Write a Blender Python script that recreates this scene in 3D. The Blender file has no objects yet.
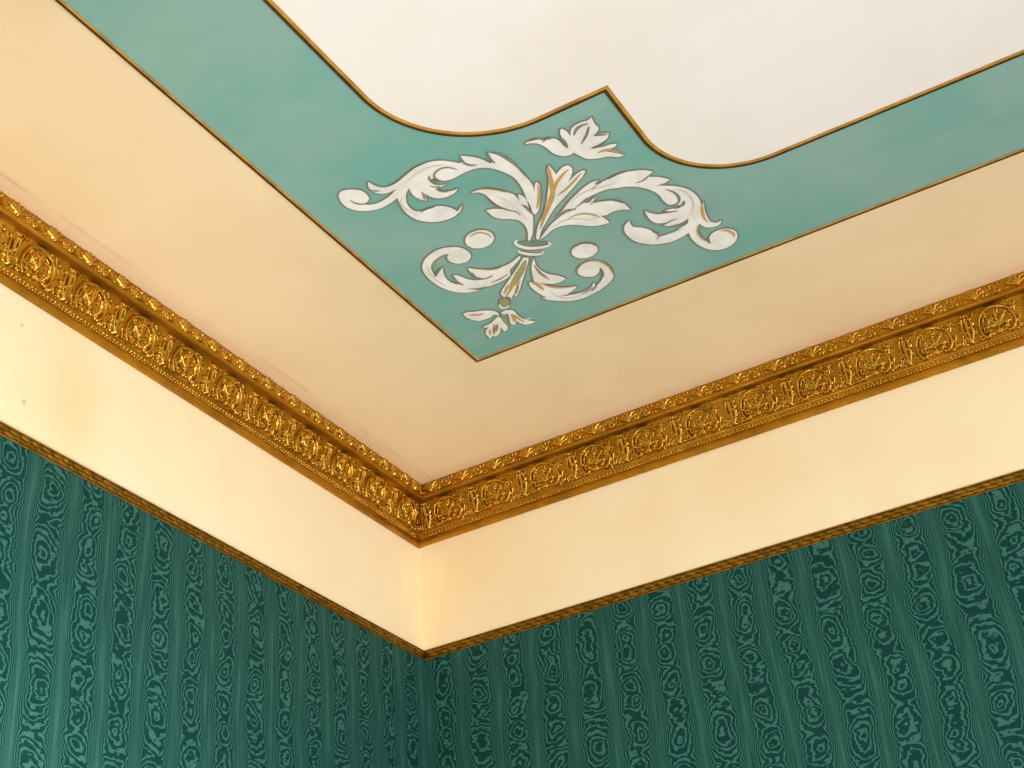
import bpy, bmesh, math, random
import numpy as np
from mathutils import Matrix, Vector

sc = bpy.context.scene
C = sc.collection
H = 3.6                                   # ceiling height
ROOM = 4.65                               # room side (30 carved units of 155 mm)

# ---------------------------------------------------------------- camera
def look(az, el, ro):
    f = Vector((-math.sin(az)*math.cos(el), math.cos(az)*math.cos(el), math.sin(el)))
    r = f.cross(Vector((0, 0, 1))).normalized()
    u = r.cross(f)
    r2 = r*math.cos(ro) + u*math.sin(ro)
    u2 = -r*math.sin(ro) + u*math.cos(ro)
    m = Matrix((r2, u2, -f)).transposed().to_4x4()
    m.translation = Vector((1.96324, -3.20486, 1.6))
    return m
cam = bpy.data.cameras.new('camera')
cam.sensor_width = 36.0
cam.lens = 36.0*1477.35/1024.0
cam.clip_start = 0.05
co = bpy.data.objects.new('camera', cam)
C.objects.link(co)
co.matrix_world = look(math.radians(26.81495), math.radians(32.11532), math.radians(-5.51450))
sc.camera = co

# ---------------------------------------------------------------- light
sc.view_settings.view_transform = 'Standard'
sc.view_settings.look = 'None'
sc.view_settings.exposure = 0.0
sc.view_settings.gamma = 1.0
sc.view_settings.use_curve_mapping = False
w = bpy.data.worlds.new('daylight')
sc.world = w
w.use_nodes = True
w.node_tree.nodes['Background'].inputs[0].default_value = (1.0, 1.0, 1.06, 1)
w.node_tree.nodes['Background'].inputs[1].default_value = 0.25

def area(name, loc, target, sx, sy, power, col):
    l = bpy.data.lights.new(name, 'AREA')
    l.shape = 'RECTANGLE'; l.size = sx; l.size_y = sy
    l.energy = power; l.color = col
    o = bpy.data.objects.new(name, l)
    C.objects.link(o)
    o.location = loc
    o.rotation_euler = (Vector(target)-Vector(loc)).to_track_quat('-Z', 'Y').to_euler()
    return o
# daylight entering by the tall window of the east wall
area('window_daylight', (ROOM-0.08, -2.05, 1.75), (0, -1.5, 2.8), 1.1, 2.3, 108, (1.02, 1.0, 1.10))
# added point light out of view, brightens the ceiling from below
l = bpy.data.lights.new('added_fill_light', 'POINT')
l.energy = 56; l.color = (1.05, 1.0, 0.95); l.shadow_soft_size = 0.2
o = bpy.data.objects.new('added_fill_light', l); C.objects.link(o)
o.location = (0.72, -1.6, 1.88)

# ---------------------------------------------------------------- helpers
def link(name, verts, faces, mat, parent=None, smooth=None, uv=None):
    me = bpy.data.meshes.new(name)
    me.from_pydata([tuple(map(float, v)) for v in verts], [], [tuple(map(int, f)) for f in faces])
    if mat is not None:
        me.materials.append(mat)
    if uv is not None:
        lay = me.uv_layers.new(name='UVMap')
        for lp in me.loops:
            lay.data[lp.index].uv = uv[lp.vertex_index]
    me.update()
    if smooth is not None:
        me.shade_smooth()
        if smooth < 180:
            me.set_sharp_from_angle(angle=math.radians(smooth))
    o = bpy.data.objects.new(name, me)
    C.objects.link(o)
    if parent is not None:
        o.parent = parent
    return o
def empty(name, loc, rz=0.0):
    o = bpy.data.objects.new(name, None)
    C.objects.link(o)
    o.location = loc; o.rotation_euler = (0, 0, rz); o.empty_display_size = 0.1
    return o
def tag(o, label, cat, group=None):
    o['label'] = label; o['category'] = cat
    if group: o['group'] = group
    return o
def structure(o):
    o['kind'] = 'structure'; return o
def box(x0, x1, y0, y1, z0, z1):
    v = [(x, y, z) for x in (x0, x1) for y in (y0, y1) for z in (z0, z1)]
    f = [(0, 1, 3, 2), (4, 6, 7, 5), (0, 4, 5, 1), (2, 3, 7, 6), (0, 2, 6, 4), (1, 5, 7, 3)]
    return v, f
def boxes(*bs):
    V, F = [], []
    for b in bs:
        v, f = box(*b)
        F += [tuple(i+len(V) for i in q) for q in f]; V += v
    return V, F

# ---------------------------------------------------------------- materials
def srgb(r, g, b):
    def k(c):
        c /= 255.0
        return c/12.92 if c <= 0.04045 else ((c+0.055)/1.055)**2.4
    return (k(r), k(g), k(b), 1.0)
class NT:
    """small node-tree writer"""
    def __init__(s, name, rough=0.6, metal=0.0):
        s.m = bpy.data.materials.new(name); s.m.use_nodes = True
        s.t = s.m.node_tree; s.b = s.t.nodes['Principled BSDF']
        s.b.inputs['Roughness'].default_value = rough
        s.b.inputs['Metallic'].default_value = metal
    def n(s, kind, **kw):
        x = s.t.nodes.new(kind)
        for k, v in kw.items(): setattr(x, k, v)
        return x
    def put(s, sock, v):
        if hasattr(v, 'is_output') or isinstance(v, bpy.types.NodeSocket): s.t.links.new(v, sock)
        elif v is not None: sock.default_value = v
    def math(s, op, a, b=None, c=None, clamp=False):
        x = s.n('ShaderNodeMath', operation=op, use_clamp=clamp)
        s.put(x.inputs[0], a)
        if b is not None: s.put(x.inputs[1], b)
        if c is not None: s.put(x.inputs[2], c)
        return x.outputs[0]
    def step(s, v, a, b, lo=0.0, hi=1.0):
        x = s.n('ShaderNodeMapRange', interpolation_type='SMOOTHSTEP')
        s.put(x.inputs['Value'], v)
        x.inputs['From Min'].default_value = a; x.inputs['From Max'].default_value = b
        x.inputs['To Min'].default_value = lo; x.inputs['To Max'].default_value = hi
        return x.outputs['Result']
    def noise(s, vec, scale, detail=2.0, rough=0.5, dist=0.0, out='Fac', dim='3D'):
        x = s.n('ShaderNodeTexNoise', noise_dimensions=dim)
        if vec is not None: s.put(x.inputs['Vector'], vec)
        x.inputs['Scale'].default_value = scale; x.inputs['Detail'].default_value = detail
        x.inputs['Roughness'].default_value = rough; x.inputs['Distortion'].default_value = dist
        return x.outputs[out]
    def xyz(s, x, y, z=0.0):
        c = s.n('ShaderNodeCombineXYZ')
        s.put(c.inputs[0], x); s.put(c.inputs[1], y); s.put(c.inputs[2], z)
        return c.outputs[0]
    def sep(s, v):
        x = s.n('ShaderNodeSeparateXYZ'); s.put(x.inputs[0], v); return x.outputs
    def mix(s, f, a, b):
        x = s.n('ShaderNodeMix', data_type='RGBA')
        s.put(x.inputs[0], f); s.put(x.inputs[6], a); s.put(x.inputs[7], b)
        return x.outputs[2]
    def uv(s):
        return s.n('ShaderNodeTexCoord').outputs['UV']
    def obj(s):
        return s.n('ShaderNodeTexCoord').outputs['Object']
    def gauss(s, x, x0, sx, y, y0, sy):
        a = s.math('DIVIDE', s.math('SUBTRACT', x, x0), sx); b = s.math('DIVIDE', s.math('SUBTRACT', y, y0), sy)
        r = s.math('ADD', s.math('MULTIPLY', a, a), s.math('MULTIPLY', b, b))
        return s.math('POWER', 2.71828, s.math('MULTIPLY', r, -1.0))
    def bump(s, h, strength, dist):
        x = s.n('ShaderNodeBump'); x.inputs['Strength'].default_value = strength; x.inputs['Distance'].default_value = dist
        s.put(x.inputs['Height'], h); s.t.links.new(x.outputs[0], s.b.inputs['Normal'])
    def color(s, v): s.put(s.b.inputs['Base Color'], v)

def mottled(name, base, other, scale=4.0, rough=0.75, detail=5.0, lo=0.35, hi=0.7, bump=0.0):
    t = NT(name, rough)
    c = t.obj()
    f = t.step(t.noise(c, scale, detail, 0.6), lo, hi)
    t.color(t.mix(f, base, other))
    if bump: t.bump(t.noise(c, 90.0, 3.0, 0.6), bump, 0.002)
    t.b.inputs['Specular IOR Level'].default_value = 0.25
    return t

# plaster colours
M_center = mottled('white_ceiling_paint', srgb(253, 249, 243), srgb(248, 242, 232), 2.2, bump=0.12).m
t = NT('beige_ceiling_paint', 0.75); t.b.inputs['Specular IOR Level'].default_value = 0.25
c = t.obj(); ox, oy, oz = t.sep(c)
base = t.mix(t.step(t.noise(c, 3.0, 5.0, 0.6), 0.3, 0.75), srgb(250, 226, 184), srgb(243, 217, 173))
edge = t.math('MINIMUM', ox, t.math('MULTIPLY', oy, -1.0))        # distance to the nearer of the two walls
wob = t.math('ADD', edge, t.math('MULTIPLY', t.math('SUBTRACT', t.noise(c, 6.0, 3.0), 0.5), 0.012))
margin = t.step(wob, 0.075, 0.105, 1.0, 0.0)                      # pinkish tint along the cornice
base = t.mix(t.math('MULTIPLY', margin, 0.3), base, srgb(242, 198, 156))
line = t.math('MULTIPLY', t.math('MULTIPLY', t.step(ox, 0.086, 0.094), t.step(ox, 0.094, 0.104, 1.0, 0.0)), t.step(t.noise(c, 5.0, 4.0), 0.35, 0.65))
base = t.mix(t.math('MULTIPLY', line, 0.30), base, srgb(170, 140, 110))
t.color(base); t.bump(t.noise(c, 90.0, 3.0, 0.6), 0.12, 0.002)
M_ceiling = t.m
t = NT('cream_frieze_paint', 0.7); t.b.inputs['Specular IOR Level'].default_value = 0.25
c = t.obj(); ox, oy, oz = t.sep(c)
base = t.mix(t.step(t.noise(c, 2.6, 5.0, 0.6), 0.35, 0.75), srgb(254, 239, 202), srgb(251, 230, 187))
st = t.math('MULTIPLY', t.gauss(oy, -1.33, 0.075, oz, 3.26, 0.12), t.step(ox, 0.0, 0.05, 1.0, 0.0))
base = t.mix(t.math('MULTIPLY', st, 0.5), base, srgb(244, 208, 150))     # old damp stain near the left end
for sy, sz, sr in ((-1.485, 3.372, 0.004), (-1.458, 3.202, 0.006)):         # two dark specks
    base = t.mix(t.math('MULTIPLY', t.math('MULTIPLY', t.gauss(oy, sy, sr*0.7, oz, sz, sr), t.step(ox, 0.0, 0.05, 1.0, 0.0)), 0.6), base, srgb(150, 130, 90))
t.color(base); t.bump(t.noise(c, 120.0, 3.0, 0.6), 0.08, 0.002)
M_frieze = t.m
t = NT('teal_distemper', 0.7); t.b.inputs['Specular IOR Level'].default_value = 0.25
c = t.obj()
sp = t.n('ShaderNodeMapping'); t.put(sp.inputs['Vector'], c); sp.inputs['Rotation'].default_value = (0, 0, 0.7); sp.inputs['Scale'].default_value = (1.0, 3.2, 1.0)
brush = t.noise(sp.outputs[0], 4.0, 6.0, 0.62, 0.6)
patch = t.noise(c, 2.4, 4.0, 0.55)
base = t.mix(t.step(patch, 0.36, 0.64), srgb(120, 178, 166), srgb(144, 183, 172))
base = t.mix(t.math('MULTIPLY', t.step(brush, 0.5, 0.8), 0.45), base, srgb(160, 190, 178))
base = t.mix(t.math('MULTIPLY', t.step(t.noise(c, 1.7, 5.0, 0.6), 0.55, 0.75), 0.45), base, srgb(108, 158, 146))
t.color(base)
M_teal = t.m
# ornament paint
def paint(name, a, b, scale=14.0):
    return mottled(name, a, b, scale, 0.7, 4.0).m
M_white = paint('white_scroll_paint', srgb(252, 250, 244), srgb(232, 232, 224))
M_pale = paint('pale_highlight_paint', srgb(250, 246, 238), srgb(240, 236, 226))
M_wash = paint('soft_grey_wash', srgb(208, 208, 198), srgb(222, 220, 210))
M_outline = paint('grey_green_outline_paint', srgb(138, 144, 126), srgb(124, 134, 116))
M_grey = paint('grey_brush_paint', srgb(142, 138, 120), srgb(120, 120, 104))
M_brown = paint('brown_brush_paint', srgb(170, 148, 116), srgb(150, 130, 100))
M_tan = paint('tan_brush_paint', srgb(204, 170, 112), srgb(190, 156, 100))
M_ochre = paint('gold_ochre_paint', srgb(212, 174, 102), srgb(198, 158, 84))
M_olive = paint('olive_brush_paint', srgb(178, 168, 112), srgb(162, 158, 112))
M_shade = paint('green_shade_paint', srgb(134, 152, 128), srgb(120, 140, 118))
M_goldline = mottled('gold_line_paint', srgb(206, 160, 78), srgb(170, 124, 50), 20.0, 0.5).m
M_darkline = mottled('dark_brown_line_paint', srgb(84, 56, 14), srgb(66, 42, 8), 20.0, 0.6).m

# gold leaf
def gold(name, a, b, r0, r1, scale=22.0):
    t = NT(name, 0.4, 1.0)
    c = t.obj()
    f = t.step(t.noise(c, scale, 4.0, 0.6), 0.35, 0.7)
    t.color(t.mix(f, a, b))
    t.put(t.b.inputs['Roughness'], t.math('ADD', t.math('MULTIPLY', t.noise(c, scale*2.3, 3.0), r1-r0), r0))
    return t
M_gold = gold('gold_leaf', srgb(213, 171, 72), srgb(177, 137, 44), 0.20, 0.38).m
M_gold_plain = gold('plain_gold_leaf', srgb(198, 146, 44), srgb(164, 118, 32), 0.42, 0.62, 9.0).m
M_braid = gold('gold_braid_thread', srgb(164, 124, 42), srgb(120, 88, 26), 0.45, 0.7, 60.0).m
M_braid_dark = gold('dark_braid_ground', srgb(110, 78, 24), srgb(86, 62, 20), 0.55, 0.75, 60.0).m
M_wood = mottled('oak_parquet', srgb(150, 126, 98), srgb(122, 100, 76), 6.0, 0.4).m
M_winframe = mottled('white_window_paint', srgb(235, 230, 220), srgb(225, 220, 208), 6.0, 0.5).m

# watered silk: contour bands of a slowly wandering field, column after column
def silk(name, pitch, phase, seed):
    t = NT(name, 0.55)
    u, v, _ = t.sep(t.uv())
    wob = t.math('MULTIPLY', t.math('SUBTRACT', t.noise(t.xyz(t.math('MULTIPLY', u, 1.5), t.math('MULTIPLY', v, 5.0), seed), 1.0, 1.0), 0.5), 0.42)
    T = t.math('ADD', t.math('MULTIPLY', t.math('SUBTRACT', u, phase), 1.0/pitch), wob)
    idc = t.math('FLOOR', T)
    fr = t.math('FRACT', T)
    # tiny horizontal serration of every contour, one step per weft rib
    rib = t.noise(t.xyz(t.math('MULTIPLY', fr, 2.0), t.math('MULTIPLY', v, 150.0), idc), 1.0, 1.0)
    d0 = t.math('SUBTRACT', fr, 0.5)
    d = t.math('ABSOLUTE', d0)
    k = t.math('MAXIMUM', t.math('SUBTRACT', d, 0.22), 0.0)
    g = t.math('MULTIPLY', t.math('MULTIPLY', k, k), 52.0)
    off = t.math('MULTIPLY', t.math('FRACT', t.math('MULTIPLY', t.math('SINE', t.math('MULTIPLY', idc, 12.9898)), 437.58)), 9.0)
    # eyes strung along each column, farther apart in every third column
    third = t.math('LESS_THAN', t.math('MODULO', t.math('ADD', idc, 300.0), 3.0), 0.5)
    cell = t.math('SUBTRACT', 14.5, t.math('MULTIPLY', third, 7.0))
    vo = t.n('ShaderNodeTexVoronoi', voronoi_dimensions='1D', feature='F1')
    vo.inputs['Scale'].default_value = 1.0; vo.inputs['Randomness'].default_value = 0.75
    wv = t.math('ADD', t.math('MULTIPLY', v, cell), off)
    t.put(vo.inputs['W'], wv)
    dz = t.math('DIVIDE', vo.outputs['Distance'], cell)
    sway = t.math('MULTIPLY', t.math('SUBTRACT', t.noise(t.xyz(idc, t.math('MULTIPLY', v, 22.0), seed), 1.0, 0.0), 0.5), 0.030)
    dx = t.math('ADD', t.math('MULTIPLY', d0, pitch), sway)
    D = t.math('SQRT', t.math('ADD', t.math('MULTIPLY', dx, dx), t.math('MULTIPLY', t.math('MULTIPLY', dz, dz), 0.62)))
    n1 = t.noise(t.xyz(t.math('MULTIPLY', fr, 2.2), t.math('MULTIPLY', v, 20.0), t.math('MULTIPLY', idc, 3.7)), 1.0, 0.0)
    n2 = t.noise(t.xyz(t.math('MULTIPLY', fr, 6.5), t.math('MULTIPLY', v, 60.0), t.math('ADD', t.math('MULTIPLY', idc, 5.1), 40.0)), 1.0, 1.0)
    F = t.math('ADD', t.math('DIVIDE', D, 0.0140), t.math('ADD', t.math('MULTIPLY', n1, 3.0), t.math('MULTIPLY', n2, 1.3)))
    F = t.math('ADD', F, t.math('MULTIPLY', rib, 0.9))
    F = t.math('ADD', F, g)
    tri = t.math('MULTIPLY', t.math('ABSOLUTE', t.math('SUBTRACT', t.math('FRACT', F), 0.5)), 2.0)
    band = t.step(tri, 0.52, 0.76)
    dense = t.step(d, 0.37, 0.47)
    fine = t.noise(t.xyz(t.math('MULTIPLY', u, 190.0), t.math('MULTIPLY', v, 6.0), seed), 1.0, 2.0)
    fac = t.mix(dense, band, t.math('ADD', -0.35, t.math('MULTIPLY', fine, 1.75), None, True))
    weave = t.noise(t.xyz(t.math('MULTIPLY', u, 160.0), t.math('MULTIPLY', v, 500.0), 0.0), 1.0, 1.0)
    dark = t.mix(weave, srgb(9, 55, 51), srgb(13, 64, 59))
    lite = t.mix(weave, srgb(50, 103, 93), srgb(61, 114, 104))
    t.color(t.mix(fac, dark, lite))
    t.put(t.b.inputs['Roughness'], t.math('SUBTRACT', 0.7, t.math('MULTIPLY', fac, 0.12)))
    t.b.inputs['Specular IOR Level'].default_value = 0.12
    return t.m
M_silk_left = silk('green_watered_silk', 0.1066, -0.137, 1.3)
M_silk_right = silk('green_watered_silk', 0.1066, 0.113, 8.1)

# ---------------------------------------------------------------- room shell
ceiling = structure(link('ceiling', *box(-0.15, ROOM+0.15, -ROOM-0.15, 0.15, H, H+0.15), M_ceiling))
structure(link('floor', *box(-0.15, ROOM+0.15, -ROOM-0.15, 0.15, -0.15, 0.0), M_wood))
wall_left = structure(link('wall_left', *box(-0.15, 0, -ROOM, 0.0, 0, H), M_frieze))
wall_right = structure(link('wall_right', *box(-0.15, ROOM, 0, 0.15, 0, H), M_frieze))
SILK_TOP = H-0.482
def silk_panel(name, parent, left):
    y = [0.003, 0.0]
    if left:
        v, f = box(0.0, 0.003, -ROOM, -0.003, 0.12, SILK_TOP); uv = [(q[1], q[2]) for q in v]
    else:
        v, f = box(0.0, ROOM, -0.003, 0.0, 0.12, SILK_TOP); uv = [(q[0], q[2]) for q in v]
    o = link(name, v, f, M_silk_left if left else M_silk_right, parent, uv=uv)
    o['label'] = 'dark green watered silk'
    return o
silk_panel('silk_wall_covering', wall_left, True)
silk_panel('silk_wall_covering', wall_right, False)

x0, x1 = ROOM, ROOM+0.15
WA, WB = -2.6, -1.5
structure(link('wall_east', *boxes((x0, x1, -ROOM, 0, 0, 0.6), (x0, x1, -ROOM, 0, 2.9, H), (x0, x1, WB, 0, 0.6, 2.9), (x0, x1, -ROOM, WA, 0.6, 2.9)), M_frieze))
structure(link('wall_south', *box(-0.15, ROOM+0.15, -ROOM-0.15, -ROOM, 0, H), M_frieze))
structure(link('window_1', *boxes((x0+.04, x1-.04, WA, WA+.06, .6, 2.9), (x0+.04, x1-.04, WB-.06, WB, .6, 2.9), (x0+.04, x1-.04, WA, WB, .6, .66),
          (x0+.04, x1-.04, WA, WB, 2.84, 2.9), (x0+.05, x1-.05, (WA+WB)/2-.025, (WA+WB)/2+.025, .6, 2.9), (x0+.05, x1-.05, WA, WB, 2.1, 2.14)), M_winframe))

# ---------------------------------------------------------------- painted ceiling decoration
def arc(cx, cy, r, a0, a1, n=22):
    return [(cx+r*math.cos(math.radians(a0+(a1-a0)*i/n)), cy+r*math.sin(math.radians(a0+(a1-a0)*i/n))) for i in range(n+1)]
# plan of the inner edge of the teal border, u = distance from the left wall, v = distance from the right wall
END = ROOM-0.3
inner = [(0.806, END)] + arc(1.060, 1.437, 0.254, 180, 270) + [(1.205, 1.1835)] + arc(1.415, 1.014, 0.210, 180, 270) + [(END, 0.807)]
outer = [(0.510, END), (0.510, 0.508), (END, 0.508)]
def offset(path, d):
    """parallel of an open path, d > 0 towards the room centre, mitred"""
    P = [Vector(p) for p in path]; out = []
    for i, p in enumerate(P):
        a = (P[i]-P[i-1]).normalized() if i else (P[1]-P[0]).normalized()
        b = (P[i+1]-P[i]).normalized() if i < len(P)-1 else a
        na, nb = Vector((-a.y, a.x)), Vector((-b.y, b.x))
        n = (na+nb).normalized()
        out.append(p + n*(d/max(0.35, n.dot(na))))
    return [tuple(p) for p in out]
def slab(name, poly, z0, z1, mat, parent):
    """flat slab of a plan polygon between heights z0 < z1"""
    bm = bmesh.new()
    vs = [bm.verts.new((u, -v, z0)) for u, v in poly]
    f = bm.faces.new(vs)
    r = bmesh.ops.extrude_face_region(bm, geom=[f])
    for e in r['geom']:
        if isinstance(e, bmesh.types.BMVert): e.co.z = z1
    bmesh.ops.triangulate(bm, faces=bm.faces[:])
    bmesh.ops.recalc_face_normals(bm, faces=bm.faces[:])
    me = bpy.data.meshes.new(name); bm.to_mesh(me); bm.free()
    me.materials.append(mat)
    o = bpy.data.objects.new(name, me); C.objects.link(o)
    if parent: o.parent = parent
    return o
def strip(name, path, d0, d1, z0, z1, mat, parent):
    a, b = offset(path, d0), offset(path, d1)
    n = len(a); V = []; F = []
    for z in (z0, z1):
        V += [(u, -v, z) for u, v in a] + [(u, -v, z) for u, v in b]
    for i in range(n-1):
        F.append((i, i+1, n+i+1, n+i)); F.append((2*n+i, 3*n+i, 3*n+i+1, 2*n+i+1))
        F.append((i, 2*n+i, 2*n+i+1, i+1)); F.append((n+i, n+i+1, 3*n+i+1, 3*n+i))
    return link(name, V, F, mat, parent)
slab('white_center_field', inner+[(END, END)], H-0.001, H, M_center, ceiling)['label'] = 'white painted field'
slab('teal_border', outer+inner[::-1], H-0.001, H, M_teal, ceiling)['label'] = 'teal painted border'
for path, d0, d1, d2, lab in ((inner, -0.0030, 0.0040, 0.0108, 'gold and dark brown line edging the white ceiling field'),
                              (outer, -0.0035, 0.0025, 0.0075, 'gold and dark brown line between teal border and beige ceiling margin')):
    r = empty('border_line', (0, 0, H))
    tag(r, lab, 'painted line')
    strip('gold_line', path, d1, d2, -0.0026, -0.0012, M_goldline, r)
    strip('dark_line', path, d0, d1, -0.0026, -0.0012, M_darkline, r)

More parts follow.
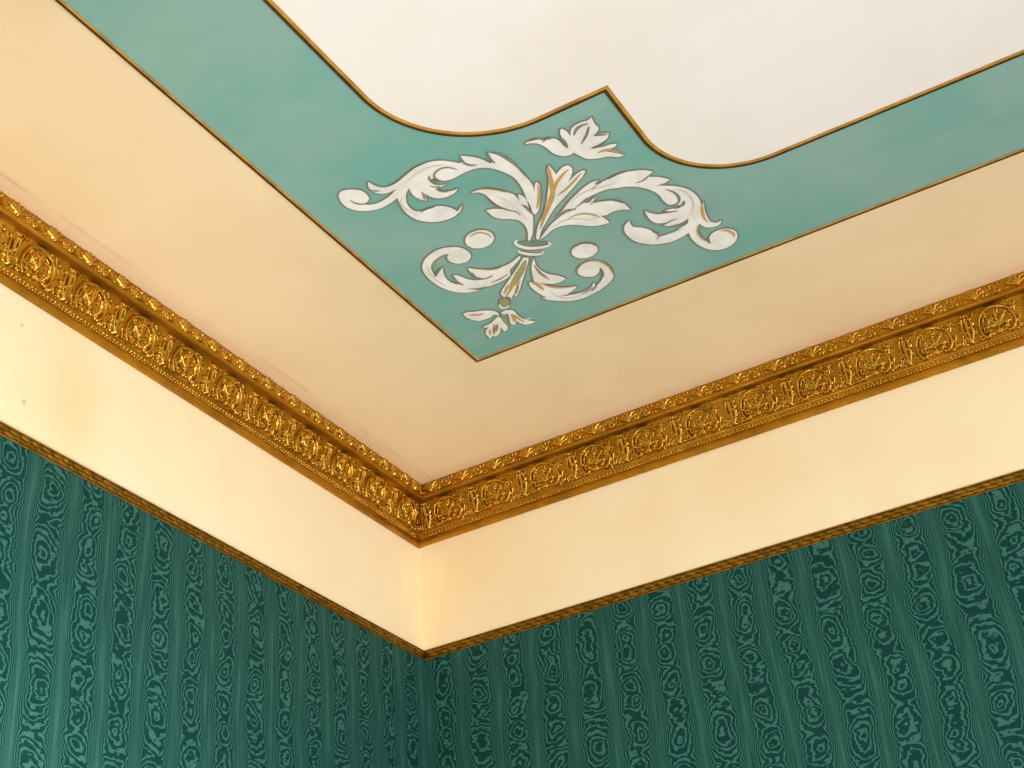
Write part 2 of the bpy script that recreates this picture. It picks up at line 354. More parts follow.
# acanthus ornament in the corner of the border; outlines in tenths of a millimetre on the ceiling plan
ORNAMENT = [
 ('scroll_branch', [
  ('w', 0.0, '6972,-11475c 6706,-11409 6454,-11402 6216,-11492 6028,-11654 5934,-11860 5946,-12088 6019,-12250 6141,-12329 6295,-12285 6455,-12161 6514,-12015 6486,-11821 6367,-11730 6268,-11749c 6363,-11634 6570,-11573 6801,-11605 7002,-11668c 6931,-11707 6749,-11801 6665,-11985 6701,-12170 6777,-12237 6803,-12097 6913,-11935 7096,-11882 7309,-11910 7558,-11997 7764,-12057 7958,-12061 8147,-12047 8350,-11948 8498,-11808 8612,-11668c 8727,-11665c 8747,-11851c 8920,-11694 9045,-11514 9127,-11299c 9205,-11292c 9263,-11616c 9381,-11438 9454,-11204 9505,-10928 9526,-10594 9521,-10293 9482,-10088 9418,-9939c 9551,-10156 9630,-10235c 9635,-10096 9498,-9804 9340,-9559 9178,-9352 9069,-9287c 9074,-9426 9110,-9642 9164,-9803c 9277,-10195 9314,-10592 9226,-10889 9110,-11094 8965,-11245 8763,-11339 8534,-11351 8437,-11348 8250,-11330 8084,-11371 7993,-11492 7993,-11636c 7894,-11562 7802,-11532c 7835,-11394 7940,-11293 8063,-11260c 7918,-11259 7823,-11299c 7818,-11176 7935,-11054 8069,-10998 8177,-11010c 8044,-10919 7817,-10904 7649,-10984 7549,-11134 7517,-11273c 7426,-11037c 7330,-11172 7290,-11376 7344,-11608c 7174,-11459 7026,-11189 7020,-10930 7161,-10812 7346,-10803 7570,-10731 7719,-10538 7767,-10353c 7973,-10497c 7804,-10327 7539,-10248 7206,-10325 6936,-10589 6851,-10963 6916,-11310'),
  ('g', 1.0, '6131,-12015 6166,-11853 6263,-11741 6392,-11712'),
  ('b', 1.5, '8482,-11515 8373,-11682 8202,-11750 8017,-11682 7952,-11540 8001,-11429'),
  ('g', 1.6, '7910,-11702 7852,-11611 7885,-11511 7963,-11407'),
  ('g', 1.4, '8727,-11829 8706,-11631 8774,-11491 8894,-11418'),
  ('g', 1.4, '9258,-11638 9208,-11436 9222,-11242'),
  ('g', 0.8, '6674,-12016 6739,-11932 6814,-11879'),
  ('g', 0.8, '6890,-11720 7008,-11714 7096,-11736'),
  ('b', 1.3, '7504,-11360 7465,-11213 7400,-11083'),
  ('g', 0.9, '7741,-11435 7802,-11341 7913,-11289'),
  ('b', 0.9, '7050,-11922 7192,-11917 7484,-11994 7781,-12082 8023,-12089'),
  ('g', 0.8, '7101,-10802 7301,-10818 7462,-10773'),
  ('b', 1.1, '9345,-11573 9455,-11405 9520,-11158 9539,-10866 9529,-10516'),
  ('t', 1.6, '9617,-10148 9522,-9904 9349,-9632 9208,-9452'),
  ('g', 0.9, '7793,-11290 7840,-11133 7969,-11030'),
  ('s', 1.2, '7397,-11800 7763,-11918 8090,-11910 8352,-11800'),
  ('s', 1.0, '7176,-11487 6952,-11333 6928,-11033 7007,-10735'),
 ]),
 ('acanthus_leaf', [
  ('w', 0.0, '8315,-10708c 8473,-10732 8632,-10678 8784,-10531 8921,-10356 9020,-10197 9046,-10033 9029,-9886c 9118,-10119c 9173,-9962 9162,-9772 9121,-9561 9026,-9304 8870,-9003 8708,-8742 8537,-8558c 8518,-8601 8654,-8865 8719,-9112 8689,-9319 8593,-9450 8423,-9579 8307,-9757 8291,-9959 8282,-10038c 8461,-9979 8607,-9855 8693,-9794c 8593,-9997 8546,-10289 8534,-10514 8449,-10652'),
  ('g', 1.7, '9014,-9765 9057,-9586 9048,-9309'),
  ('t', 1.0, '8426,-10734 8627,-10670 8830,-10487 8965,-10267'),
  ('g', 0.8, '8624,-9843 8794,-9632 8815,-9455'),
  ('g', 1.0, '8519,-10427 8514,-10153 8581,-9978 8689,-9788'),
  ('s', 1.0, '8679,-10352 8802,-10067 8861,-9665 8854,-9222'),
 ]),
 ('plume_bud', [
  ('w', 0.0, '8685,-8545c 8916,-8887 9180,-9154 9456,-9482 9626,-9738 9847,-10087 10014,-10462 10103,-10541c 10096,-10367 10088,-10202c 10260,-10307 10396,-10324 10450,-10230 10403,-10075 10258,-9911 10165,-9823c 10378,-9940 10569,-9995 10652,-9956c 10530,-9833 10256,-9662 9879,-9439 9537,-9244 9190,-8960 8904,-8706 8725,-8483'),
  ('o', 2.9, '10065,-10501 9902,-10086 9732,-9702 9456,-9382 9202,-9116 8945,-8802'),
  ('o', 2.0, '10382,-10202 10159,-10095 9947,-9939 9687,-9655'),
  ('t', 1.5, '10560,-9956 10289,-9793 10018,-9656 9790,-9582'),
  ('t', 1.2, '9431,-9359 9285,-9179 9054,-8933'),
 ]),
 ('acanthus_leaf.001', [
  ('w', 0.0, '8717,-8459c 9124,-8750 9355,-8863 9590,-8941 9860,-8953 9942,-8995c 10115,-9033 10227,-8973 10340,-9033 10445,-9045c 10306,-8889c 10492,-8845 10677,-8745 10817,-8553 10856,-8344 10859,-8228c 10672,-8353 10502,-8393 10348,-8371 10228,-8416c 10275,-8225 10286,-8093c 10041,-8143 9821,-8279 9613,-8483 9386,-8604 9140,-8600 8917,-8506'),
  ('t', 1.5, '9597,-8772 9809,-8765 9972,-8710 10114,-8568 10199,-8383'),
  ('g', 1.7, '9462,-8971 9708,-9028 9911,-8936'),
  ('g', 0.9, '10214,-8902 10336,-8956 10414,-9040'),
  ('b', 0.9, '10363,-8916 10515,-8844 10680,-8751 10830,-8532'),
  ('s', 1.0, '9147,-8658 9487,-8748 9799,-8607 10048,-8346'),
 ]),
 ('scroll_branch.001', [
  ('w', 0.0, '9403,-8952c 9644,-9086 9904,-9263 10131,-9379 10348,-9480 10565,-9540 10735,-9524c 10590,-9453c 10687,-9415 10880,-9432 11121,-9454 11370,-9400 11624,-9281 11806,-9104c 11674,-8979c 11836,-8861 11995,-8652c 11849,-8593 11718,-8607c 11887,-8476 12079,-8293 12206,-8065 12253,-7753 12207,-7438 12301,-7574c 12202,-7278 12146,-7029 12132,-6822c 12200,-6718 12283,-6693 12366,-6734c 12302,-6625 12188,-6579 12023,-6634 11936,-6760 11908,-6886c 11823,-6799 11764,-6628 11755,-6398 11797,-6163 11837,-6090c 11884,-6283 12018,-6402 12212,-6413 12371,-6342 12464,-6168 12443,-5990 12313,-5800 12106,-5707 11879,-5738 11691,-5918 11573,-6202 11542,-6486 11582,-6737c 11399,-6675 11074,-6649 11075,-6652 10706,-6834 10454,-7161 10404,-7538 10493,-7779 10669,-7904c 10642,-7672 10795,-7512 10935,-7259 10961,-6983c 11223,-6950 11509,-6949 11418,-6983 11683,-7046 11779,-7208c 11601,-7127 11361,-7172 11202,-7319c 11307,-7316 11362,-7331c 11136,-7455 11065,-7660 11075,-7881 11110,-8016c 11150,-7890 11269,-7742 11421,-7663 11580,-7599 11674,-7548c 11588,-7618 11443,-7762c 11595,-7736 11743,-7650 11825,-7702c 11781,-7786 11623,-7899 11582,-8089 11587,-8326 11511,-8558 11348,-8799 11150,-8963 10920,-9063 10776,-9130 10556,-9157 10312,-9140 10106,-9060 9850,-8980 9555,-8966'),
  ('g', 1.5, '11774,-8430 11890,-8230 11904,-7981 11802,-7832 11626,-7856'),
  ('b', 1.2, '11330,-8979 11518,-8962 11807,-9092'),
  ('g', 1.2, '11692,-8625 11851,-8598 12002,-8639'),
  ('o', 1.7, '12247,-7531 12131,-7247 12074,-6998 12088,-6812'),
  ('t', 2.0, '12194,-6370 12332,-6306 12394,-6111 12367,-5979'),
  ('b', 1.2, '11835,-6297 11810,-6140 11846,-6084'),
  ('t', 1.0, '11867,-6873 11760,-6673 11733,-6392 11779,-6206'),
  ('g', 1.1, '11774,-7195 11560,-7139 11309,-7213'),
  ('b', 1.1, '11225,-7316 11424,-7362 11598,-7329'),
  ('g', 1.0, '11424,-7797 11557,-7652 11718,-7595'),
  ('b', 1.0, '10920,-7290 10990,-7045 10866,-6927'),
  ('g', 2.0, '11764,-7697 11885,-7733 11957,-7843'),
  ('t', 0.9, '10462,-9340 10606,-9394 10751,-9428'),
  ('g', 1.2, '9933,-9002 10113,-9074 10260,-9129 10460,-9106'),
  ('b', 0.9, '10905,-9434 11169,-9458 11381,-9423'),
  ('s', 1.0, '9858,-9176 10232,-9347 10629,-9301 11043,-9202'),
  ('s', 1.2, '11913,-8332 12088,-8109 12097,-7662 11852,-7264'),
 ]),
 ('flower', [
  ('w', 0.0, '9998,-11400c 10117,-11434 10274,-11402 10353,-11297 10483,-11284 10598,-11176 10633,-11034 10635,-10874 10683,-10801c 10727,-10909 10716,-11074 10749,-11265 10832,-11373 10883,-11249 10887,-11071c 10962,-11213 11083,-11302 11259,-11313 11392,-11289 11497,-11329c 11459,-11136 11469,-10975 11404,-10885 11302,-10828c 11420,-10796 11572,-10710c 11472,-10584 11297,-10529 11083,-10521c 11220,-10425 11421,-10383 11575,-10323c 11457,-10258 11281,-10302 11207,-10302c 11372,-10137 11538,-9920c 11397,-9938 11239,-10069 11028,-10145 10841,-10268 10765,-10435 10710,-10594c 10588,-10575 10458,-10638 10352,-10813 10311,-11061 10240,-11250 10122,-11352'),
  ('g', 1.4, '11340,-11142 11187,-10940 10946,-10735'),
  ('b', 1.9, '10949,-11048 11067,-11179 11215,-11229 11369,-11198'),
  ('g', 1.4, '11278,-10830 11398,-10777 11536,-10688'),
  ('g', 1.5, '11054,-10513 11202,-10488 11417,-10524'),
  ('t', 1.9, '11108,-10303 11299,-10289 11449,-10143 11486,-10017'),
  ('g', 1.2, '10339,-11240 10436,-11289 10551,-11228'),
  ('g', 1.8, '10699,-11203 10704,-11004 10675,-10787'),
  ('b', 1.0, '10092,-11432 10273,-11400 10408,-11329'),
 ]),
 ('roundel', [
  ('w', 0.0, '7957,-9143 7901,-9058 7820,-8992 7724,-8952 7621,-8942 7521,-8963 7436,-9014 7372,-9088 7337,-9179 7334,-9277 7363,-9373 7421,-9457 7502,-9522 7598,-9560 7699,-9569 7797,-9547 7881,-9498 7944,-9425 7980,-9336 7984,-9239'),
  ('t', 1.3, '7521,-9464 7749,-9490 7901,-9327 7906,-9166'),
 ]),
 ('roundel.001', [
  ('w', 0.0, '9643,-7414 9598,-7339 9531,-7283 9447,-7249 9355,-7242 9264,-7262 9184,-7307 9122,-7374 9084,-7454 9074,-7541 9093,-7625 9138,-7699 9206,-7754 9290,-7787 9381,-7794 9470,-7773 9550,-7728 9612,-7663 9650,-7584 9661,-7498'),
  ('t', 0.8, '9211,-7764 9412,-7794 9599,-7680 9666,-7523'),
 ]),
 ('curled_leaf', [
  ('w', 0.0, '6694,-7616c 6458,-7684 6239,-7844 6089,-8072 6000,-8394 5978,-8732 6031,-9011 6136,-9204 6334,-9371 6571,-9462 6804,-9467 7025,-9373 7182,-9216 7232,-9006 7179,-8826 7011,-8726 6831,-8767 6717,-8917 6719,-9093 6833,-9207c 6654,-9227 6454,-9196 6276,-9058 6197,-8891 6156,-8703c 6350,-8825 6461,-8857c 6363,-8680 6298,-8408 6345,-8188 6507,-8024c 6467,-8215 6498,-8500c 6592,-8377 6686,-8147 6810,-8007 6976,-7937c 6862,-8180 6901,-8524c 7182,-8211 7402,-8131 7605,-8093 7821,-8115 8029,-8196 8109,-8219c 8037,-8119 7864,-8012 7654,-7894c 7542,-7691c 7315,-7627 7079,-7614 6840,-7641 6637,-7718 6501,-7841'),
  ('b', 1.2, '6952,-7940 7128,-7931 7242,-7949'),
  ('t', 1.2, '6934,-8514 7139,-8297 7390,-8115 7707,-8132'),
  ('b', 1.1, '7032,-7724 7266,-7725 7551,-7771'),
  ('g', 1.0, '6507,-7851 6683,-7708 6914,-7656'),
  ('g', 1.6, '6129,-8668 6275,-8789 6462,-8901'),
  ('b', 1.5, '6216,-8922 6407,-9141 6654,-9227 6824,-9213'),
  ('g', 1.3, '6903,-8355 6879,-8122 7025,-7933'),
  ('g', 1.4, '6494,-8493 6439,-8213 6503,-8017'),
  ('s', 1.0, '6216,-9146 6087,-8698 6141,-8198'),
 ]),
 ('curled_leaf.001', [
  ('w', 0.0, '8305,-7957c 8217,-7685 8219,-7434 8302,-7214 8440,-7044 8533,-6838c 8360,-6801 8177,-6841 8044,-6975c 8066,-6828 8205,-6656 8390,-6520 8609,-6422c 8439,-6319 8258,-6270c 8412,-6171 8607,-6148 8828,-6177 8998,-6336c 8956,-6154c 9119,-6248 9260,-6378 9346,-6547 9366,-6737c 9236,-6580 9066,-6543 8918,-6650 8851,-6814 8902,-6984 9043,-7085 9230,-7108 9399,-6999 9523,-6850 9558,-6621 9513,-6379 9429,-6209 9233,-6071 9006,-5976 8749,-5925 8480,-5904 8209,-5982 7984,-6147 7797,-6333 7704,-6522c 7810,-6453c 7733,-6740 7716,-7036 7768,-7232c 7854,-7099c 7964,-7413 8132,-7746'),
  ('o', 2.6, '7809,-7226 7882,-7056 7900,-6737'),
  ('t', 1.8, '7974,-7059 8081,-6807 8279,-6602 8529,-6466'),
  ('b', 1.6, '8190,-7749 8155,-7412 8203,-7032'),
  ('t', 1.4, '8885,-6927 9052,-7102 9265,-7127 9452,-7005 9547,-6698 9505,-6362'),
  ('g', 1.0, '8105,-6324 8273,-6249 8504,-6223'),
  ('g', 1.3, '8793,-6060 8938,-6144 9019,-6227'),
  ('g', 1.3, '9375,-6754 9329,-6513 9198,-6330'),
  ('b', 1.0, '8534,-6106 8746,-6118 8901,-6171'),
  ('s', 1.0, '7993,-6645 8087,-6241 8451,-6047 8994,-6103'),
 ]),
 ('stem_sheath', [
  ('w', 0.0, '8123,-8110c 8223,-8038c 8095,-7863 7907,-7638 7739,-7430 7674,-7355 7450,-7097 7236,-6882c 7244,-7010c 7111,-6892c 7100,-7010 7001,-7044c 7005,-7209c 7157,-7358 7381,-7522 7417,-7553 7639,-7723 7857,-7892 8015,-8028'),
  ('v', 4.6, '8133,-8014 7929,-7803 7703,-7603 7467,-7405 7250,-7226'),
  ('t', 1.8, '7357,-7448 7070,-7168'),
  ('t', 1.8, '7546,-7494 7275,-7225 7039,-7041'),
  ('g', 1.0, '7563,-7343 7357,-7070 7244,-7010'),
  ('t', 1.5, '7637,-7430 7398,-7156 7246,-6963'),
 ]),
 ('collar', [
  ('c', 5.6, '8303,-8644 8424,-8540 8545,-8400 8694,-8310 8842,-8290'),
  ('b', 3.0, '8241,-8533 8348,-8334 8510,-8193 8641,-8141'),
  ('W', 2.6, '8372,-8765 8276,-8742 8247,-8632 8305,-8470 8440,-8320 8642,-8216 8783,-8184 8864,-8205 8855,-8315'),
  ('W', 2.4, '8164,-8450 8178,-8317 8279,-8174 8415,-8058 8529,-8011 8618,-8070'),
  ('g', 1.1, '8281,-8428 8427,-8260 8644,-8166'),
  ('g', 1.1, '8107,-8298 8222,-8109 8380,-7995 8530,-7939'),
 ]),
 ('ring_bead', [
  ('v', 0.0, '7003,-6779 6942,-6707 6872,-6673 6810,-6687 6773,-6745 6772,-6832 6806,-6923 6867,-6995 6937,-7028 6998,-7014 7035,-6957 7036,-6871'),
  ('W', 1.6, '6785,-6900 6757,-6753 6815,-6671 6956,-6705'),
 ]),
 ('pendant_flower', [
  ('w', 0.0, '5885,-7053c 6015,-7036 6177,-6948 6346,-6871 6495,-6762 6574,-6605 6532,-6477 6474,-6579 6318,-6535 6149,-6540 6019,-6576 5917,-6731 5871,-6905'),
  ('w', 0.0, '6634,-6561c 6787,-6566 6914,-6453 6908,-6219 6935,-6040 7039,-5842 7137,-5750c 7013,-5720 6867,-5766 6793,-5902 6774,-6058c 6654,-5904c 6595,-6008 6678,-6229 6745,-6419 6654,-6447'),
  ('w', 0.0, '6485,-6452 6359,-6384 6186,-6310 5984,-6298c 6012,-6236 6105,-6209c 5960,-6111 5883,-5962 5888,-5896 5867,-5787c 5914,-5773 5973,-5854c 6024,-5774 6151,-5804 6241,-5903 6332,-6040c 6311,-5892 6324,-5821 6412,-5859 6469,-5939 6491,-6166 6521,-6365'),
  ('t', 1.9, '5977,-6938 6141,-6817 6304,-6764'),
  ('W', 1.3, '6985,-6015 7041,-5961 7133,-5942'),
  ('b', 1.4, '6277,-6243 6129,-6027 6043,-5843'),
  ('b', 2.2, '6330,-6204 6141,-5936'),
  ('o', 2.6, '6812,-6370 6785,-6190 6704,-6029'),
  ('v', 2.0, '6575,-6385 6553,-6161 6503,-6036'),
  ('t', 1.2, '6864,-6292 6859,-6056 6908,-5878'),
  ('t', 1.4, '6070,-6112 5959,-5906'),
 ]),
]

def read(s):
    P = []
    for q in s.split():
        cflag = q.endswith('c'); x, y = q.rstrip('c').split(',')
        P.append((int(x)*1e-4, int(y)*1e-4, cflag))
    return P
def spline(P, closed, sub=4):
    n = len(P); out = []
    g = lambda i: P[i % n] if closed else P[min(max(i, 0), n-1)]
    for i in range(n if closed else n-1):
        p1, p2 = g(i), g(i+1)
        p0 = p1 if p1[2] else g(i-1); p3 = p2 if p2[2] else g(i+2)
        L = math.hypot(p2[0]-p1[0], p2[1]-p1[1])
        def lim(ax, ay, q):
            # tangents kept no longer than the segment, so that unevenly spaced points do not loop
            m = math.hypot(ax, ay)
            k = min(1.0, L/m) if m > 0 else 0
            return ax*k, ay*k
        t1 = lim((p2[0]-p0[0])/2, (p2[1]-p0[1])/2, p1); t2 = lim((p3[0]-p1[0])/2, (p3[1]-p1[1])/2, p2)
        for k in range(sub):
            s = k/sub; a = 2*s**3-3*s*s+1; b = s**3-2*s*s+s; c_ = -2*s**3+3*s*s; d_ = s**3-s*s
            out.append((a*p1[0]+b*t1[0]+c_*p2[0]+d_*t2[0], a*p1[1]+b*t1[1]+c_*p2[1]+d_*t2[1]))
    if not closed: out.append(P[-1][:2])
    return out
def fill_mesh(name, poly, z, mat, parent):
    bm = bmesh.new()
    vs = [bm.verts.new((x, y, z)) for x, y in poly]
    f = bm.faces.new(vs); f.normal_update()
    if f.normal.z > 0: f.normal_flip()
    bmesh.ops.triangulate(bm, faces=[f], ngon_method='EAR_CLIP')
    me = bpy.data.meshes.new(name); bm.to_mesh(me); bm.free()
    me.materials.append(mat)
    o = bpy.data.objects.new(name, me); C.objects.link(o); o.parent = parent
    return o
def ribbon(poly, width, closed, z, taper=True, climb=0.0):
    n = len(poly); V = []; F = []
    L = [0.0]
    for i in range(1, n): L.append(L[-1]+math.hypot(poly[i][0]-poly[i-1][0], poly[i][1]-poly[i-1][1]))
    for i, p in enumerate(poly):
        if closed: a, b = poly[i-1], poly[(i+1) % n]
        else: a, b = poly[max(i-1, 0)], poly[min(i+1, n-1)]
        dx, dy = b[0]-a[0], b[1]-a[1]; m = math.hypot(dx, dy) or 1
        h = width/2
        if taper: h *= max(0.12, math.sin(math.pi*min(1, max(0, L[i]/max(L[-1], 1e-6))))**0.5)
        zi = z-climb*i                       # successive dabs of paint lie over each other
        V += [(p[0]-dy/m*h, p[1]+dx/m*h, zi), (p[0]+dy/m*h, p[1]-dx/m*h, zi)]
    for i in range(n if closed else n-1):
        j = (i+1) % n
        F.append((2*i, 2*i+1, 2*j+1, 2*j))
    return V, F
PX = 0.0034
orn = empty('painted_ornament', (0, 0, H))
tag(orn, 'white and gold painted acanthus scroll ornament on the corner of the teal ceiling border', 'painted ornament')
STROKE = dict(g=('grey_stroke', M_grey), b=('brown_stroke', M_brown), t=('tan_stroke', M_tan), o=('gold_stroke', M_ochre),
              v=('olive_stroke', M_olive), c=('shade_stroke', M_shade), W=('white_stroke', M_pale), s=('soft_wash', M_wash))
ZL = dict(c=-0.0031, s=-0.0032, v=-0.0034, o=-0.0036, b=-0.0038, t=-0.0040, g=-0.0042, W=-0.0044)
for full, items in ORNAMENT:
    nm = full.split('.')[0]
    fills = [(k, spline(read(s), True)) for k, w_, s in items if k == 'w' or w_ == 0.0]
    part = None
    if fills:
        V, F = [], []
        # all the fills of one part in one mesh
        bm = bmesh.new()
        for k, poly in fills:
            vs = [bm.verts.new((x, y, -0.0030)) for x, y in poly]
            f = bm.faces.new(vs); f.normal_update()
            if f.normal.z > 0: f.normal_flip()
        bmesh.ops.triangulate(bm, faces=bm.faces[:], ngon_method='EAR_CLIP')
        me = bpy.data.meshes.new(nm); bm.to_mesh(me); bm.free()
        me.materials.append(M_white if fills[0][0] == 'w' else M_olive)
        part = bpy.data.objects.new(nm, me); C.objects.link(part); part.parent = orn
        V, F = [], []
        for k, poly in fills:
            a, b = ribbon([(x-0.0009, y+0.0009) for x, y in poly], 0.0086, True, -0.0013, False, 3e-6)
            F += [tuple(i+len(V) for i in q) for q in b]; V += a
        link('outline', V, F, M_outline, part)
    for i, (k, w_, s) in enumerate(q for q in items if q[0] != 'w' and q[1] > 0.0):
        V, F = ribbon(spline(read(s), False), w_*PX*1.15, False, ZL[k]-i*0.00002)
        nm2, mat = STROKE[k]
        if part is None: part = link(nm, V, F, mat, orn)
        else: link(nm2, V, F, mat, part)

# ---------------------------------------------------------------- carved gilt cornices
# local frame of a run: x along the wall, -y out from the wall, -z down from the ceiling
PROFILE = [(54.5, 0), (54.5, 34), (56, 35.5), (58.3, 37.5), (58.8, 39), (58.8, 43.5), (57.8, 45.5), (56, 46.3), (53, 46.5), (50, 45.4), (45, 43.8),
           (39, 43.0), (35, 43.0), (32, 43.6), (30.5, 44.6), (30, 46), (25, 57), (20, 70), (15.5, 84), (11.5, 99), (8.5, 114), (7.5, 121),
           (9, 122), (9.6, 123.5), (8.6, 125.5), (6.8, 126.5), (6.5, 127.5), (6.5, 141), (7.2, 142), (5.6, 143), (5.4, 144.2),
           (9.5, 145), (10.8, 147), (11, 156.5), (9.5, 160), (5, 162), (0, 162)]
PROFILE = [(p/1000, h/1000) for p, h in PROFILE]
FACE = [(30, 46), (25, 57), (20, 70), (15.5, 84), (11.5, 99), (8.5, 114), (7.5, 121)]
def face_at(t):
    P = FACE; L = [0]
    for a, b in zip(P, P[1:]): L.append(L[-1]+math.hypot(b[0]-a[0], b[1]-a[1]))
    x = t*L[-1]
    for i in range(len(P)-1):
        if x <= L[i+1]+1e-9:
            k = (x-L[i])/(L[i+1]-L[i])
            dx, dy = P[i+1][0]-P[i][0], P[i+1][1]-P[i][1]; m = math.hypot(dx, dy)
            return (P[i][0]+k*dx)/1000, (P[i][1]+k*dy)/1000, dy/m, -dx/m
FACE_LEN = sum(math.hypot(b[0]-a[0], b[1]-a[1]) for a, b in zip(FACE, FACE[1:]))

class Relief:
    """height field in millimetres built from rounded strokes and lobes"""
    def __init__(s, w, h, nx, ny, top=0.0):
        s.x, s.y = np.meshgrid(np.linspace(0, w, nx), np.linspace(top, h, ny)); s.h = np.full_like(s.x, -1.0); s.nx, s.ny = nx, ny
    def add(s, z): s.h = np.maximum(s.h, z)
    def stroke(s, pts, w0, w1, ht, groove=0.0, base=0.0):
        P = spline([(a, b, False) for a, b in pts], False, 6)
        best = np.full_like(s.x, 1e9); W = np.full_like(s.x, 1.0); n = len(P)-1
        for i in range(n):
            ax, ay = P[i]; bx, by = P[i+1]; dx, dy = bx-ax, by-ay; q = dx*dx+dy*dy or 1e-9
            tt = np.clip(((s.x-ax)*dx+(s.y-ay)*dy)/q, 0, 1)
            ww = w0+(w1-w0)*(i+tt)/n
            d = np.hypot(s.x-ax-tt*dx, s.y-ay-tt*dy)/ww
            m = d < best; best = np.where(m, d, best); W = np.where(m, ww, W)
        z = np.sqrt(np.clip(1-best**2, 0, 1))*ht*(1-groove*np.exp(-(best/0.28)**2))
        s.add(np.where(best < 1, z+base, -1.0))
    def lobe(s, x, y, rx, ry, ang, ht, groove=0.0):
        c_, n_ = math.cos(math.radians(ang)), math.sin(math.radians(ang))
        a = ((s.x-x)*c_+(s.y-y)*n_)/rx; b = (-(s.x-x)*n_+(s.y-y)*c_)/ry
        r = np.sqrt(a*a+b*b)
        z = np.sqrt(np.clip(1-r*r, 0, 1))*ht*(1-groove*np.exp(-(b/0.28)**2))
        s.add(np.where(r < 1, z, -1.0))
    def faces(s):
        F = []
        for j in range(s.ny-1):
            for i in range(s.nx-1):
                q = (j*s.nx+i, j*s.nx+i+1, (j+1)*s.nx+i+1, (j+1)*s.nx+i)
                if max(s.h.flat[k] for k in q) > 0: F.append(q)
        return F
def compact(V, F):
    used = sorted({i for f in F for i in f}); m = {k: i for i, k in enumerate(used)}
    return [V[k] for k in used], [tuple(m[i] for i in f) for f in F]
UNIT = 0.155
def carved_unit():
    R = Relief(155, 65.5, 130, 60, 3.2)       # drawn 65.5 high, laid on the whole face
    # upright leaf with three ribs and its berries
    R.stroke([(23, 14), (22.5, 34), (23, 60)], 6.0, 3.2, 8.0, 0.35)
    R.stroke([(14, 12), (11.5, 24), (14, 44), (20, 60)], 3.6, 2.6, 6.5, 0.25)
    R.stroke([(32, 12), (34.5, 24), (32, 44), (26, 60)], 3.6, 2.6, 6.5, 0.25)
    R.lobe(8, 14, 5, 3.2, 40, 4.5); R.lobe(38, 14, 5, 3.2, -40, 4.5)
    for bx, by, br in ((16, 5.5, 3.3), (23, 5, 3.8), (30, 5.5, 3.3), (38, 4.6, 2.6), (45, 4.2, 2.2)): R.lobe(bx, by, br, br, 0, 5.5)
    R.lobe(23, 62, 9, 3, 0, 4.0); R.lobe(10, 61, 5, 2.6, 20, 3.5); R.lobe(36, 61, 5, 2.6, -20, 3.5)
    # round arch of the C-scroll
    R.stroke([(58, 61), (51.5, 50), (51, 34), (57, 19), (70, 9), (88, 5.5), (108, 8), (123, 15), (133, 28), (135, 43), (130, 55), (121, 61)], 3.6, 3.9, 7.5, 0.15)
    R.stroke([(121, 61), (113, 60), (109, 54), (113, 49), (118, 51)], 3.2, 2.2, 6.0)
    R.stroke([(58, 61), (66, 61), (70, 55), (66, 50), (61.5, 52)], 3.2, 2.2, 6.0)
    R.stroke([(60, 44), (60, 32), (67, 21), (80, 14.5)], 2.0, 1.4, 4.5)
    R.stroke([(126, 46), (127, 34), (119, 22), (106, 15)], 2.0, 1.4, 4.5)
    # spray of leaves inside the arch
    for a, ln, wd, ht in ((-90, 27, 4.6, 7.5), (-52, 27, 4.2, 7.0), (-128, 27, 4.2, 7.0), (-18, 25, 3.8, 6.5), (-162, 25, 3.8, 6.5)):
        ca, sa = math.cos(math.radians(a)), math.sin(math.radians(a))
        x0_, y0_ = 93+ca*6, 45+sa*6
        bend = 5 if a > -90 else (-5 if a < -90 else 0)
        R.stroke([(x0_, y0_), (93+ca*(6+ln*.5)-sa*bend*.4, 45+sa*(6+ln*.5)+ca*bend*.4), (93+ca*(6+ln*.85)-sa*bend, 45+sa*(6+ln*.85)+ca*bend)], wd, wd*.45, ht, 0.3)
    for a in (-71, -109, -35, -145):
        ca, sa = math.cos(math.radians(a)), math.sin(math.radians(a))
        R.lobe(93+ca*26, 45+sa*24, 2.4, 2.4, 0, 4.5)
    R.lobe(93, 46, 6.0, 5.0, 0, 8.0); R.lobe(93, 57, 5.0, 5.5, 90, 5.5, 0.3)
    R.stroke([(93, 52), (83, 58), (75, 57)], 3.0, 1.8, 5.0); R.stroke([(93, 52), (103, 58), (106, 57)], 3.0, 1.8, 5.0)
    # leaflet where two arches meet the upright leaf
    R.stroke([(140, 60), (143, 46), (148, 36)], 3.2, 1.6, 4.5, 0.2); R.stroke([(140, 60), (148, 57), (153, 52)], 2.6, 1.4, 4.0)
    R.stroke([(46, 60), (43, 46), (44, 34)], 2.8, 1.5, 4.0, 0.2)
    rnd = random.Random(11)
    for k in range(70):                      # small tendrils and leaf tips crowding the ground between the large forms
        x_, y_ = rnd.uniform(3, 152), rnd.uniform(4, 62)
        a_ = rnd.uniform(0, math.pi); l_ = rnd.uniform(4, 8); q_ = rnd.uniform(-3, 3)
        R.stroke([(x_-l_*math.cos(a_), y_-l_*math.sin(a_)), (x_-q_*math.sin(a_), y_+q_*math.cos(a_)), (x_+l_*math.cos(a_), y_+l_*math.sin(a_))],
                 rnd.uniform(2.0, 3.2), 1.2, rnd.uniform(2.5, 4.5), 0.0)
    R.lobe(146, 12, 7, 2.6, 25, 4.0); R.lobe(147, 22, 2.6, 5, 10, 3.6)
    V = []
    for j in range(R.ny):
        p, h, np_, nh = face_at(j/(R.ny-1))
        for i in range(R.nx):
            d = R.h[j, i]*1.55/1000
            V.append((R.x[j, i]/1000, -(p+np_*d), -(h+nh*d)))
    return compact(V, R.faces())
LEAF = UNIT*2/3
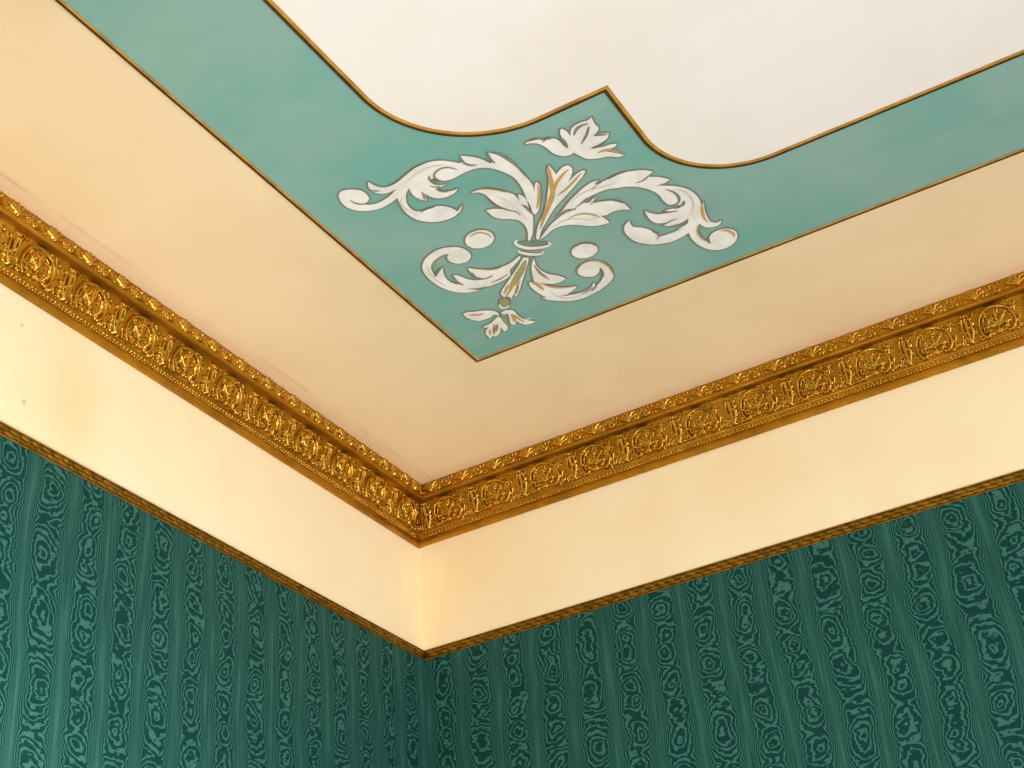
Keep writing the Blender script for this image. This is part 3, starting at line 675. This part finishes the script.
def leaf_unit():
    w_ = LEAF*1000; R = Relief(w_, 35, 84, 32)
    # palmette
    for a, ln, wd in ((-90, 22, 4.2), (-60, 22, 3.4), (-120, 22, 3.4), (-28, 20, 3.2), (-152, 20, 3.2)):
        ca, sa = math.cos(math.radians(a)), math.sin(math.radians(a))
        R.stroke([(28+ca*4, 29+sa*4), (28+ca*(4+ln*.5), 29+sa*(4+ln*.5)), (28+ca*(4+ln)*1.0, 29+sa*(4+ln)*.98)], 2.6, wd*1.15, 7.0, 0.15)
    R.lobe(28, 30, 5, 4.5, 0, 7.0)
    # bud in a cup
    R.stroke([(66, 14), (64, 22), (69, 30), (78, 32), (87, 30), (92, 22), (90, 14)], 2.4, 2.4, 5.5)
    R.stroke([(78, 27), (78, 16), (78, 7)], 4.6, 3.6, 7.5, 0.35)
    R.lobe(68, 8, 3.4, 3.4, 0, 5.5); R.lobe(88, 8, 3.4, 3.4, 0, 5.5)
    R.stroke([(55, 32), (58, 24), (60, 12), (57, 5)], 2.6, 2.0, 5.0, 0.2); R.stroke([(101, 32), (98, 24), (97, 12), (100, 5)], 2.4, 1.8, 5.0, 0.2)
    rnd = random.Random(5)
    for k in range(22):
        x_, y_ = rnd.uniform(3, w_-3), rnd.uniform(3, 32); a_ = rnd.uniform(0.5, 2.6); l_ = rnd.uniform(2.5, 5)
        R.stroke([(x_-l_*math.cos(a_), y_-l_*math.sin(a_)), (x_+rnd.uniform(-2, 2), y_), (x_+l_*math.cos(a_), y_+l_*math.sin(a_))], rnd.uniform(1.5, 2.4), 1.0, rnd.uniform(2, 4))
    R.lobe(53, 13, 2.6, 4.5, 10, 4.2); R.lobe(3, 13, 2.4, 4.5, -10, 4.2); R.lobe(3, 30, 4, 2.4, 0, 4)
    V = []
    for j in range(R.ny):
        for i in range(R.nx):
            V.append((R.x[j, i]/1000, -(0.0540+R.h[j, i]*0.95/1000), -(0.0012+R.y[j, i]*0.94/1000)))
    return compact(V, R.faces())
def bead_row(x0_, x1_, pitch, p, h, rs, rp, rh, tilt=0.0):
    V, F = [], []; n = int((x1_-x0_)/pitch); A, B = 8, 4
    ct, stt = math.cos(tilt), math.sin(tilt)
    for k in range(n):
        cx = x0_+pitch*(k+0.5); b0 = len(V)
        for j in range(B+1):
            ph = (math.pi/2)*j/B
            for i in range(A):
                th = 2*math.pi*i/A
                ex, eh = rs*math.cos(th)*math.cos(ph), rh*math.sin(th)*math.cos(ph)
                V.append((cx+ex*ct-eh*stt, -(p+rp*math.sin(ph)), -(h+ex*stt+eh*ct)))
        for j in range(B):
            for i in range(A):
                F.append((b0+j*A+i, b0+j*A+(i+1) % A, b0+(j+1)*A+(i+1) % A, b0+(j+1)*A+i))
    return V, F
def run_body(left):
    """moulding profile swept along the wall, mitred in the corner"""
    n = len(PROFILE); V = []; F = []
    for p, h in PROFILE:
        V.append((-ROOM+0.002, -p, -h) if left else (p+0.0004, -p, -h))
    for p, h in PROFILE:
        V.append((-p-0.0004, -p, -h) if left else (ROOM-0.002, -p, -h))
    for i in range(n-1): F.append((i, i+1, n+i+1, n+i))
    return V, F
def clip_mitre(o, left):
    """cut a carving at the 45 degree mitre of the corner (the object's mesh is its own)"""
    me = o.data.copy(); o.data = me
    x = o.location.x
    bm = bmesh.new(); bm.from_mesh(me)
    nrm = (1, 1, 0) if not left else (-1, 1, 0)      # keep side: run_x >= p (right) or run_x <= -p (left), p = -y
    bmesh.ops.bisect_plane(bm, geom=bm.verts[:]+bm.edges[:]+bm.faces[:], plane_co=(-x+(-0.0004 if left else 0.0004), 0, 0), plane_no=nrm, clear_inner=True)
    bm.to_mesh(me); bm.free()
def cornice(left):
    root = empty('gilded_cornice', (0.0006, -0.0006, H-0.0006), math.pi/2 if left else 0.0)
    side = 'left' if left else 'right'
    tag(root, 'carved gilded cornice between the ceiling and the cream frieze of the %s wall' % side, 'cornice')
    root['kind'] = 'thing'
    V, F = run_body(left)
    link('moulding', V, F, M_gold_plain, root, smooth=40)
    n = int(round(ROOM/UNIT))
    for k in range(-1, n-1):                 # the first unit is cut at the mitre
        x = (-UNIT*(k+1)-0.023) if left else (0.022+UNIT*k)
        o = bpy.data.objects.new('carved_scroll', SCROLL); C.objects.link(o); o.parent = root; o.location = (x, 0, 0)
        if k < 1: clip_mitre(o, left)
    m = int(round(ROOM/LEAF))-1
    for k in range(m):
        x = (-LEAF*(k+1)-0.056) if left else (0.056+LEAF*k)
        o = bpy.data.objects.new('carved_leaf', LEAFM); C.objects.link(o); o.parent = root; o.location = (x, 0, 0)
        if k == 0: clip_mitre(o, left)
    a, b = (-ROOM, -0.012) if left else (0.012, ROOM)
    V, F = bead_row(a, b, 0.0085, 0.0063, 0.1372, 0.0036, 0.0034, 0.0032)
    link('bead_row', V, F, M_gold, root, smooth=180)
    V, F = bead_row(a, b, 0.0110, 0.0063, 0.1305, 0.0050, 0.0026, 0.0024, 0.45)
    link('dart_row', V, F, M_gold, root, smooth=180)
    return root
def shared(name, VF):
    o = link(name, VF[0], VF[1], M_gold, None, smooth=180); me = o.data
    bpy.data.objects.remove(o); return me
SCROLL = shared('carved_scroll', carved_unit())
LEAFM = shared('carved_leaf', leaf_unit())
cornice(True)
cornice(False)

# ---------------------------------------------------------------- gold braid between frieze and silk
BZ0, BZ1 = 0.470, 0.4985                 # below the ceiling
def braid(left):
    root = empty('gold_braid', (0, 0, H), math.pi/2 if left else 0.0)
    side = 'left' if left else 'right'
    tag(root, 'woven gold braid between the cream frieze and the green silk of the %s wall' % side, 'braid trim')
    a, b = (-ROOM, -0.0045) if left else (0.0045, ROOM)
    hm = (BZ0+BZ1)/2
    # ground tape
    prof = [(0.0, BZ0), (0.0035, BZ0), (0.0042, BZ0+.001), (0.0042, BZ1-.001), (0.0035, BZ1), (0.0, BZ1)]
    n = len(prof)
    V = [((-ROOM if left else p), -p, -h) for p, h in prof] + [((-p if left else ROOM), -p, -h) for p, h in prof]
    F = [(i, i+1, n+i+1, n+i) for i in range(n-1)]
    link('ground_tape', V, F, M_braid_dark, root)
    s = 1 if left else 1
    V, F = bead_row(a, b, 0.0285, 0.0040, hm-0.0052, 0.0160, 0.0022, 0.0046, 0.12)
    V2, F2 = bead_row(a+0.0142, b, 0.0285, 0.0040, hm+0.0042, 0.0160, 0.0022, 0.0046, 0.12)
    F += [tuple(i+len(V) for i in q) for q in F2]; V += V2
    link('plaited_strands', V, F, M_braid, root, smooth=180)
    for h, r in ((BZ0+0.0016, 0.0017), (BZ1-0.0018, 0.0021)):
        V, F = bead_row(a, b, 0.0060, 0.0040, h, 0.0040, 0.0016, r, 0.15)
        link('edge_cord', V, F, M_braid, root, smooth=180)
    return root
braid(True)
braid(False)
